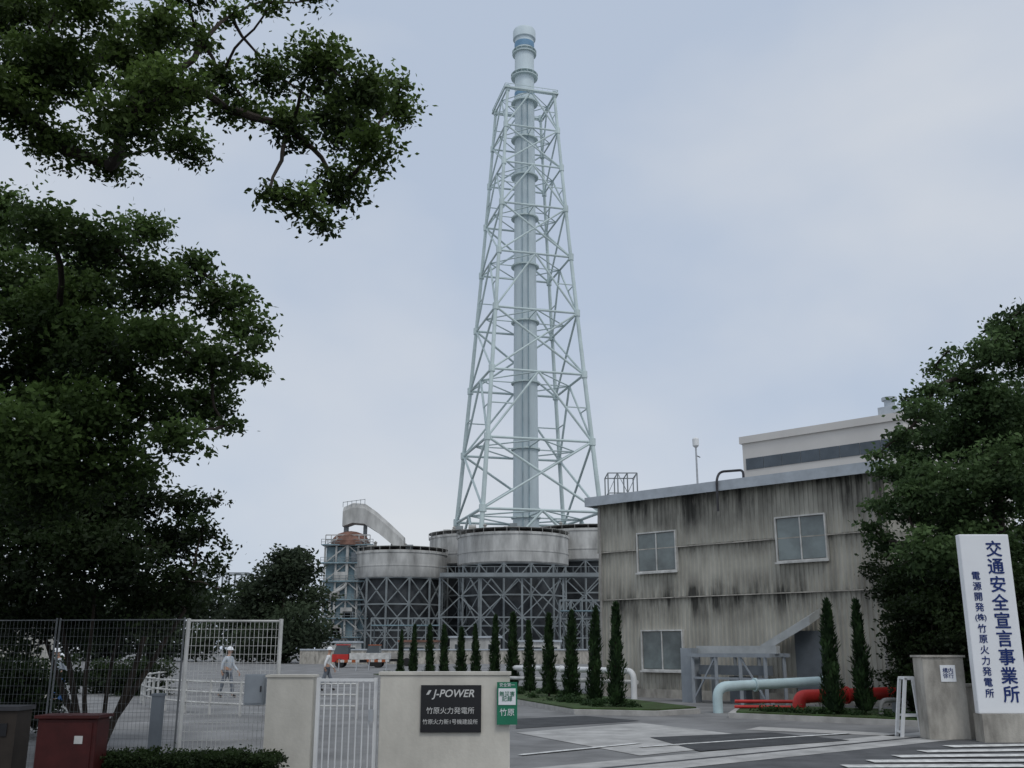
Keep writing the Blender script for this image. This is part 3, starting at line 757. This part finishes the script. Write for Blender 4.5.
# ================================================================== GUARD RAIL (curved), vehicles, barriers in yard
pts=[]
for t in np.linspace(0,1,14):
    x=-4.0-9.5*math.sin(t*1.5); y=27+16*(1-math.cos(t*1.45)); pts.append((x,y))
o=(-9,30,0); rt=root('guard_rail',o,'white tubular guard rail curving along the yard road','guard rail')
for z in (.3,.58,.85): MB().sweep([(x,y,z) for x,y in pts],.032,6).make('rail',white_dirty,o,rt,smooth=True)
for x,y in pts: MB().beam((x,y,0),(x,y,.9),.04,6).make('post',white_dirty,o,rt)
def truck(x,y,cabm,bedm,label):
    o=(x,y,0); rt=root('truck',o,label,'truck')
    MB().prism([(x-2.6,y-.9),(x-1.1,y-.9),(x-1.1,y+.9),(x-2.6,y+.9)],.5,1.2).make('cab',cabm,o,rt)
    mb=MB(); mb.add([(x-2.5,y-.85,1.2),(x-1.15,y-.85,1.2),(x-1.15,y+.85,1.2),(x-2.5,y+.85,1.2),(x-2.25,y-.8,2.0),(x-1.2,y-.8,2.0),(x-1.2,y+.8,2.0),(x-2.25,y+.8,2.0)],[(0,1,5,4),(1,2,6,5),(2,3,7,6),(3,0,4,7),(4,5,6,7)]); mb.make('cab_window',glass_d,o,rt)
    MB().box(x-2.28,x-1.15,y-.83,y+.83,2.0,2.08).make('cab_roof',cabm,o,rt)
    MB().box(x-1.0,x+2.6,y-.95,y+.95,.75,1.3).make('bed',bedm,o,rt)
    MB().box(x-2.5,x+2.6,y-.4,y+.4,.45,.7).make('chassis',dark_m,o,rt)
    for wx in (-1.9,1.6):
        for wy in (-.85,.85):
            w=MB().beam((x+wx,y+wy-.12,.4),(x+wx,y+wy+.12,.4),.4,16); w.make('wheel',rubber,o,rt)
truck(S(362,650,96).x,96,red_pipe,white_dirty,'small red and white truck parked on plant yard')
truck(S(392,650,104).x,104,orange,siding,'small orange flatbed truck parked on plant yard')
def barrier(x,y,lab='orange and white striped barrier board on yard'):
    o=(x,y,0); rt=root('road_barrier',o,lab,'barrier','striped barriers on the plant yard')
    mb=MB()
    for k in range(6): mb.box(x-.9+k*.3,x-.6+k*.3,y-.02,y+.02,.65,.85,k%2)
    mb.make('board',[orange,white_dirty],o,rt)
    for dx in (-.7,.7):
        mb=MB(); mb.beam((x+dx,y-.3,0),(x+dx,y,.9),.02); mb.beam((x+dx,y+.3,0),(x+dx,y,.9),.02)
        mb.make('leg',galv,o,rt)
    return rt
b0=barrier(S(348,660,82).x,82)
for px in (378,): clone(b0,(S(px,660,84).x,84,0))
c=S(300,650,118); e=S(610,650,118); o=((c.x+e.x)/2,118,0)
rt=root('yard_wall',o,'long low white concrete wall across the plant yard','wall')
MB().box(c.x,e.x,118,118.4,0,1.5).make('wall',concrete_dirty,o,rt); MB().box(c.x,e.x,117.9,118.5,1.5,1.65).make('coping',fascia_m,o,rt)
for i,(pl,pr,pt,Y_,mt) in enumerate(((400,436,640,150,siding),(450,500,636,160,tank_mat),(512,560,640,150,white_dirty),(322,356,641,165,white_dirty))):
    a=S(pl,pt,Y_); b=S(pr,pt,Y_); o=((a.x+b.x)/2,Y_,0)
    rt=root('plant_shed',o,'small flat roofed plant shed beneath the silos','building')
    MB().box(a.x,b.x,Y_,Y_+6,0,a.z-.3).make('wall',mt,o,rt); MB().box(a.x-.3,b.x+.3,Y_-.3,Y_+6.3,a.z-.3,a.z).make('roof',rust if i==0 else fascia_m,o,rt)
    for k in range(3):
        xx=a.x+(b.x-a.x)*(k+.3)/3; MB().box(xx,xx+1.2,Y_-.05,Y_-.003,a.z*.35,a.z*.65).make('window',glass_d,o,rt)

o=(-15,26,0); rt=root('gatehouse',o,'low beige gatehouse with flat roof and window','building')
MB().box(-19,-12.4,25,28,0,2.7).make('wall',concrete_wall,o,rt)
MB().box(-19.3,-12.1,24.6,28.3,2.7,2.9).make('roof',fascia_m,o,rt)
MB().box(-14.6,-13.3,24.95,24.997,1.0,2.0).make('window',glass_d,o,rt)
o=(-10.0,22,0); rt=root('notice_stand',o,'small white notice board on thin posts','sign')
MB().box(-10.65,-10.4,21.98,22.0,.9,1.5).make('board',sign_white,o,rt)
MB().beam((-10.52,22.03,0),(-10.52,22.03,1.5),.02,6).make('post',galv,o,rt)

# ================================================================== PEOPLE
def skinned(name, verts, edges, radii, mat, parent, roots=(0,), sub=1):
    me=bpy.data.meshes.new(name); me.from_pydata(verts,edges,[]); me.materials.append(mat)
    ob=bpy.data.objects.new(name,me); COL.objects.link(ob); ob.parent=parent
    md=ob.modifiers.new('skin','SKIN'); md.use_smooth_shade=True
    sv=me.skin_vertices[0].data
    for i,r in enumerate(radii): sv[i].radius=(r,r) if not isinstance(r,tuple) else r; sv[i].use_root=(i in roots)
    sm=ob.modifiers.new('sub','SUBSURF'); sm.levels=sub; sm.render_levels=sub
    return ob
def person(x,y,rotz,label,lean=0.0,stride=.12,arm=.15,shirt=shirt_m,legs=trouser_m,scale=1.0):
    rt=root('person',(x,y,0),label,'person','workers in helmets on the plant yard',rotz); rt.scale=(scale,)*3
    c,s=math.cos(lean),math.sin(lean)
    def U(v):
        z=v[2]-.95; yv=v[1]; return (v[0], yv*c-z*s, .95+z*c+yv*s)
    V=[];E=[];R=[]
    def a(v,r,p=None):
        V.append(v);R.append(r)
        if p is not None:E.append((p,len(V)-1))
        return len(V)-1
    pel=a((0,0,.95),.12); sp=a(U((0,0,1.13)),.115,pel); ch=a(U((0,0,1.34)),.135,sp); nb=a(U((0,0,1.47)),.06,ch); nk=a(U((0,-.01,1.53)),.052,nb)
    h1=a(U((0,-.02,1.59)),.075,nk); h2=a(U((0,-.015,1.66)),.088,h1); h3=a(U((0,-.01,1.715)),.06,h2)
    roots=[pel]; arms=[]
    for sd in (-1,1):
        f=sd*arm
        sh=a(U((sd*.18,0,1.41)),.058,ch); el=a(U((sd*.24,.02-f*.4,1.14)),.042,sh); wr=a(U((sd*.235,-.10-f,.93)),.027,el); pa=a(U((sd*.235,-.14-f,.86)),.028,wr)
        arms.append((sh,el,wr))
        px,py,pz=V[pa]
        for k in range(4):
            ln=(.07,.082,.078,.06)[k]; yo=(k-1.5)*.018
            r0=a((px,py+yo,pz),.009); roots.append(r0)
            m=a((px-sd*.004,py+yo-.01,pz-ln*.65),.0085,r0); a((px-sd*.02,py+yo-.012,pz-ln*1.15),.007,m)
        t0=a((px,py-.02,pz+.02),.01); roots.append(t0); t1=a((px-sd*.01,py-.05,pz-.01),.0095,t0); a((px-sd*.02,py-.06,pz-.04),.008,t1)
    lg=[]
    for sd in (-1,1):
        f=sd*stride
        hp=a((sd*.095,0,.88),.088,pel); kn=a((sd*.105,-.02-f*.7,.49),.058,hp); an=a((sd*.11,.03-f*1.1,.09),.038,kn); to=a((sd*.115,-.13-f*1.1,.045),.036,an); lg.append((hp,kn,an,to))
    skinned('body',V,E,R,skin_m,rt,roots)
    ids=[pel,sp,ch]; v=[V[i] for i in ids]; r=[.135,.13,.152]; e=[(0,1),(1,2)]
    v.append(U((0,0,1.45)));r.append(.08);e.append((2,3))
    for sh,el,wr in arms:
        n=len(v); v+= [V[sh],V[el],tuple(np.array(V[el])*.1+np.array(V[wr])*.9)]; r+=[.07,.055,.04]; e+=[(2,n),(n,n+1),(n+1,n+2)]
    skinned('shirt',v,e,r,shirt,rt)
    v=[(0,0,.94)];r=[.13];e=[]
    for hp,kn,an,to in lg:
        n=len(v); v+=[V[hp],V[kn],tuple(np.array(V[kn])*.08+np.array(V[an])*.92)]; r+=[.1,.075,.062]; e+=[(0,n),(n,n+1),(n+1,n+2)]
    skinned('trousers',v,e,r,legs,rt)
    for hp,kn,an,to in lg: skinned('boot',[V[an],V[to]],[(0,1)],[.052,.05],boot_m,rt)
    hc=Vector(U((0,-.01,1.68)))
    mb=MB().lathe(hc,[(.125,0),(.118,.02),(.112,.06),(.085,.105),(.04,.128),(.005,.132)],20); mb.box(hc.x-.07,hc.x+.07,hc.y-.165,hc.y-.1,hc.z-.002,hc.z+.012)
    mb.make('helmet',sign_white,(0,0,0),rt,smooth=True)
    f=Vector(U((0,-.01,1.63)))
    MB().beam(f+Vector((0,-.085,.02)),f+Vector((0,-.112,-.015)),.008,6,0,.013).make('nose',skin_m,(0,0,0),rt)
    for sd in (-1,1):
        MB().lathe((f.x+sd*.088,f.y+.005,f.z-.02),[(.006,0),(.014,.015),(.014,.035),(.006,.045)],8).make('ear',skin_m,(0,0,0),rt)
        MB().lathe((f.x+sd*.03,f.y-.086,f.z+.018),[(.004,0),(.009,.005),(.004,.011)],8).make('eye',dark_m,(0,0,0),rt)
    MB().box(f.x-.02,f.x+.02,f.y-.092,f.y-.082,f.z-.045,f.z-.038).make('mouth',rust,(0,0,0),rt)
person(S(227,680,38).x,38,math.radians(70),'worker in white helmet and pale shirt walking on yard road',0.05,.2,.2)
person(S(62,680,33).x,33,math.radians(-40),'worker in white helmet leaning forward over guard rail',.35,.1,-.1,shirt_m,blue_cloth)
person(S(53,690,34.5).x-.1,34.5,math.radians(60),'worker in blue overalls and helmet bending down beside colleague',.75,.1,.1,blue_cloth,blue_cloth)
person(S(327,670,44).x,44,math.radians(100),'worker in white helmet and white shirt striding across yard',.1,.22,.2,white,trouser_m)

# ================================================================== TREES
Acl=[(-70,60,80),(-30,0,60),(20,15,55),(85,5,40),(70,70,48),(15,105,42),(60,145,34),(130,55,46),(125,120,44),(175,85,42),(185,145,28),(222,75,26),(110,165,22),(160,25,36),(200,40,20),
 (232,15,15),(270,3,15),(312,0,13),(272,75,28),(318,62,38),(365,88,38),(395,108,24),(340,120,44),(290,128,30),(374,148,30),(340,185,32),(300,202,26),(322,222,14),(400,88,11),(248,108,20),(60,-40,60),(180,-30,50),(150,90,40),(40,60,50),(230,110,16),(270,190,12)]
Bcl=[(-40,240,70),(0,208,32),(45,225,40),(100,240,40),(148,232,26),(20,290,60),(90,290,50),(150,285,40),(194,266,24),(222,300,32),(245,328,26),(160,340,46),(210,360,38),(100,350,58),(30,370,60),(248,370,18),(206,403,32),(150,400,45),(225,425,12),(90,420,50),(20,440,60),(178,440,28),(120,465,42),(50,480,60),(-60,330,80),(-60,450,80),(60,320,55),(60,420,55),(256,345,12)]
Ccl=[(20,520,60),(90,505,50),(140,495,34),(185,505,20),(212,500,10),(60,560,60),(120,560,48),(170,540,32),(202,530,16),(186,580,24),(212,565,12),(20,600,45),(80,605,34),(140,598,34),(180,604,18),(-40,560,60),(45,622,20),(0,630,25),(100,530,50),(40,480,50),(110,625,16),(160,620,14),(75,640,14),(20,650,14),(225,545,8),(222,590,8)]
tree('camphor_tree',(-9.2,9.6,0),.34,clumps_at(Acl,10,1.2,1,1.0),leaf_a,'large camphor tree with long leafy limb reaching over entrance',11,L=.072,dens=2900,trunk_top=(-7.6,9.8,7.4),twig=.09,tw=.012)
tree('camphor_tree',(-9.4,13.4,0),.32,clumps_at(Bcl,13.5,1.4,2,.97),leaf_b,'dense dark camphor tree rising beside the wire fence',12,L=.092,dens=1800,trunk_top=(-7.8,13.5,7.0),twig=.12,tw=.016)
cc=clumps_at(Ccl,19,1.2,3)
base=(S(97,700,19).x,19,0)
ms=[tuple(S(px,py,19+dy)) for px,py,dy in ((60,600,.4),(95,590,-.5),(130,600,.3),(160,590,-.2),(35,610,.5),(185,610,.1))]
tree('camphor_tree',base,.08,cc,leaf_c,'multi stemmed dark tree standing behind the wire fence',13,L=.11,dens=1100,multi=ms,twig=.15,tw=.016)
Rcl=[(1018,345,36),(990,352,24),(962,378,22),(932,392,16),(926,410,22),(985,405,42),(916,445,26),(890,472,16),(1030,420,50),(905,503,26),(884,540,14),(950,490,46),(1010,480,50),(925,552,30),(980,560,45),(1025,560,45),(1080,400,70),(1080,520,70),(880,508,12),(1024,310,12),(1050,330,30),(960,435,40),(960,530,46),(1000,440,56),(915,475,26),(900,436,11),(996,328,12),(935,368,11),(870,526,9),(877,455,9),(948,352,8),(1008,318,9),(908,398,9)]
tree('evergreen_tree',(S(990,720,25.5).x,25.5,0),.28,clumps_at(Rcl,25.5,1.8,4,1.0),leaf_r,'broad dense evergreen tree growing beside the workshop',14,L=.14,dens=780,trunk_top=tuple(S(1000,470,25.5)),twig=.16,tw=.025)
def shrub(name,x,y,h,r,lab,seed,mat=leaf_c,L=.12):
    rt=root(name,(x,y,0),lab,'shrub'); rnd=random.Random(seed); mb=MB(); cl=[]
    for k in range(14):
        q=(x+rnd.uniform(-r,r)*.7,y+rnd.uniform(-r,r)*.7,h*rnd.uniform(.12,.85)); cl.append((*q,r*.55))
        mb.sweep([(x,y,-.05),((x+q[0])/2,(y+q[1])/2,q[2]*.5),q],[.04,.03,.012],5)
    mb.make('stems',bark,(x,y,0),rt)
    me=leaf_mesh('foliage',cl,mat,L,520,seed,.14,origin=(x,y,0)); o=bpy.data.objects.new('foliage',me); COL.objects.link(o); o.parent=rt
for i,(px,Y,h,r) in enumerate([(932,25.5,3.4,1.0),(962,25,4.0,1.3),(1005,24.5,3.8,1.4),(1050,24,3.8,1.5),(930,28.5,4.8,1.1),(955,29,5.2,1.6),(1010,28.5,5.0,1.8)]):
    shrub('shrub',S(px,690,Y).x,Y,h,r,'tall dark evergreen shrub growing behind the boundary wall',40+i)
for i,(px,Y) in enumerate(((20,21.5),(-15,21.5),(140,40),(110,42))):
    shrub('shrub',S(px,690,Y).x,Y,1.5 if Y<30 else 1.2,1.0,'low dark shrub growing in shade behind fence',80+i)
Fcl=[(280,575,26),(255,590,22),(300,570,22),(270,610,34),(310,600,20),(240,620,20),(295,630,34),(250,645,24),(316,635,14),(283,556,14),(300,555,10),(275,640,28)]
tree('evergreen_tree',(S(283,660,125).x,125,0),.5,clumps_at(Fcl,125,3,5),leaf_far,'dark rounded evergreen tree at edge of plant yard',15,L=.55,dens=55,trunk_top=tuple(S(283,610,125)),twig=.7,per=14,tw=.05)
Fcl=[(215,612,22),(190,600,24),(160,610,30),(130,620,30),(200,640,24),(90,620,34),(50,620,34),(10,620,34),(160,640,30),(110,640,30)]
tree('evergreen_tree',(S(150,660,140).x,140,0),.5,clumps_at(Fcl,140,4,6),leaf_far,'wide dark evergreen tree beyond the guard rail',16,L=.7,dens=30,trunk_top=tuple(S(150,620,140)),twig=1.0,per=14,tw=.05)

def cypress_mesh(seed,H=2.75,R=.225):
    rng=np.random.default_rng(seed); n=2800
    z=H*(.05+.95*rng.random(n)**1.25); t=z/H; a=rng.random(n)*6.283
    lump=1+.18*np.sin(a*2+seed+z*3.7)+.16*np.sin(a*3-z*6.2+seed)+.10*np.sin(z*11+seed)
    r=R*np.clip((1-t),0,1)**.55*np.minimum(1,t/.10+.35)*lump*rng.uniform(.60,1.22,n)
    P=np.stack([r*np.cos(a),r*np.sin(a),z],1)
    T=np.clip(.15+.5*rng.random(n)+.25*(lump-1)*3,0,1)
    A=np.stack([np.cos(a)*.4,np.sin(a)*.4,np.ones(n)],1)+rng.normal(size=(n,3))*.3; A/=np.linalg.norm(A,axis=1)[:,None]
    Bv=np.stack([-np.sin(a),np.cos(a),np.zeros(n)],1)+rng.normal(size=(n,3))*.3; Bv/=np.linalg.norm(Bv,axis=1)[:,None]
    s=(.14*rng.uniform(.5,1.4,n))[:,None]
    V=np.stack([P,P+A*s*.45+Bv*s*.2,P+A*s,P+A*s*.45-Bv*s*.2],1).reshape(-1,3)
    me=bpy.data.meshes.new('crown'); me.vertices.add(4*n); me.vertices.foreach_set('co',V.astype(np.float32).ravel())
    me.loops.add(4*n); me.loops.foreach_set('vertex_index',np.arange(4*n,dtype=np.int32))
    me.polygons.add(n); me.polygons.foreach_set('loop_start',np.arange(0,4*n,4,dtype=np.int32)); me.update(calc_edges=True)
    at=me.attributes.new('tint','FLOAT','FACE'); at.data.foreach_set('value',T.astype(np.float32)); me.materials.append(leaf_cy); return me
cms=[cypress_mesh(s) for s in (70,71,72,73,74)]
core=MB().lathe((0,0,0),[(.04,-.05),(.04,.15),(.10,.35),(.11,1.0),(.07,1.9),(.015,2.5)],8).make('trunk',bark); core_me=core.data; bpy.data.objects.remove(core)
PX=[400,413,430,444,461,476,494,512,530,549,571,594,616]; HP=[40,44,47,51,55,58,62,66,70,76,80,86,92]
rc=random.Random(9)
def cypress(x,y,i,h,wd=None):
    rt=root('cypress_tree',(x,y,.1),'slim columnar dark green cypress in planting bed','tree','row of slim cypresses',rc.uniform(0,6))
    wd=wd or rc.uniform(.85,1.15); rt.scale=(wd,wd,h); rt.rotation_euler=(rc.uniform(-.02,.02),rc.uniform(-.025,.025),rc.uniform(0,6))
    for n,m in (('trunk',core_me),('crown',cms[i%5])):
        o=bpy.data.objects.new(n,m); COL.objects.link(o); o.parent=rt
for i,(px,hp) in enumerate(zip(PX,HP)):
    Y=2700/hp; k,_=bearing(px,690-(13-i)*2); cypress(k*Y,Y,i,1+rc.uniform(-.1,.08))
cypress(S(834,720,26).x,26,1,1.0,1.0); cypress(S(866,720,26).x,26,2,1.0,.92)

# ================================================================== WORLD, SUN, CAMERA
w=bpy.data.worlds.new('World'); scene.world=w; w.use_nodes=True
N=w.node_tree.nodes; L=w.node_tree.links; bg=N['Background']; bg.inputs['Strength'].default_value=.1
sun_dir=Vector((0.25,-0.6,0.9)).normalized()
el=math.asin(sun_dir.z); az=math.atan2(sun_dir.x,sun_dir.y)
sky=N.new('ShaderNodeTexSky'); sky.sky_type='NISHITA'; sky.sun_disc=False; sky.sun_elevation=el; sky.sun_rotation=az
tc=N.new('ShaderNodeTexCoord'); mp=N.new('ShaderNodeMapping'); mp.inputs['Scale'].default_value=(1,1,1.5); mp.inputs['Rotation'].default_value=(0,.5,0); mp.inputs['Location'].default_value=(.35,0,.1)
L.new(tc.outputs['Generated'],mp.inputs['Vector'])
nz=N.new('ShaderNodeTexNoise'); nz.inputs['Scale'].default_value=2.1; nz.inputs['Detail'].default_value=5; nz.inputs['Roughness'].default_value=.45; nz.inputs['Distortion'].default_value=.15
L.new(mp.outputs[0],nz.inputs['Vector'])
cr=N.new('ShaderNodeValToRGB'); cr.color_ramp.elements[0].position=.36; cr.color_ramp.elements[0].color=(.49,.57,.70,1); cr.color_ramp.elements[1].position=.64; cr.color_ramp.elements[1].color=(.69,.72,.765,1)
L.new(nz.outputs['Fac'],cr.inputs['Fac'])
sc=N.new('ShaderNodeVectorMath'); sc.operation='SCALE'; sc.inputs[3].default_value=10.0; L.new(cr.outputs['Color'],sc.inputs[0])
mx=N.new('ShaderNodeMix'); mx.data_type='RGBA'; mx.inputs[0].default_value=.92
L.new(sky.outputs[0],mx.inputs[6]); L.new(sc.outputs[0],mx.inputs[7]); L.new(mx.outputs[2],bg.inputs['Color'])
ld=bpy.data.lights.new('sun','SUN'); ld.energy=.9; ld.angle=math.radians(18); ld.color=(1,.97,.92)
lo=bpy.data.objects.new('sun',ld); COL.objects.link(lo); lo.rotation_euler=sun_dir.to_track_quat('Z','Y').to_euler(); lo.location=(0,0,60)
cd=bpy.data.cameras.new('camera'); cd.sensor_width=36; cd.lens=1000/1024*36; cd.clip_start=.1; cd.clip_end=4000
co=bpy.data.objects.new('camera',cd); COL.objects.link(co); co.location=(0,0,CAM_H); co.rotation_euler=(math.pi/2+PITCH,0,0)
scene.camera=co
scene.view_settings.view_transform='Standard'; scene.view_settings.look='None'; scene.view_settings.exposure=0
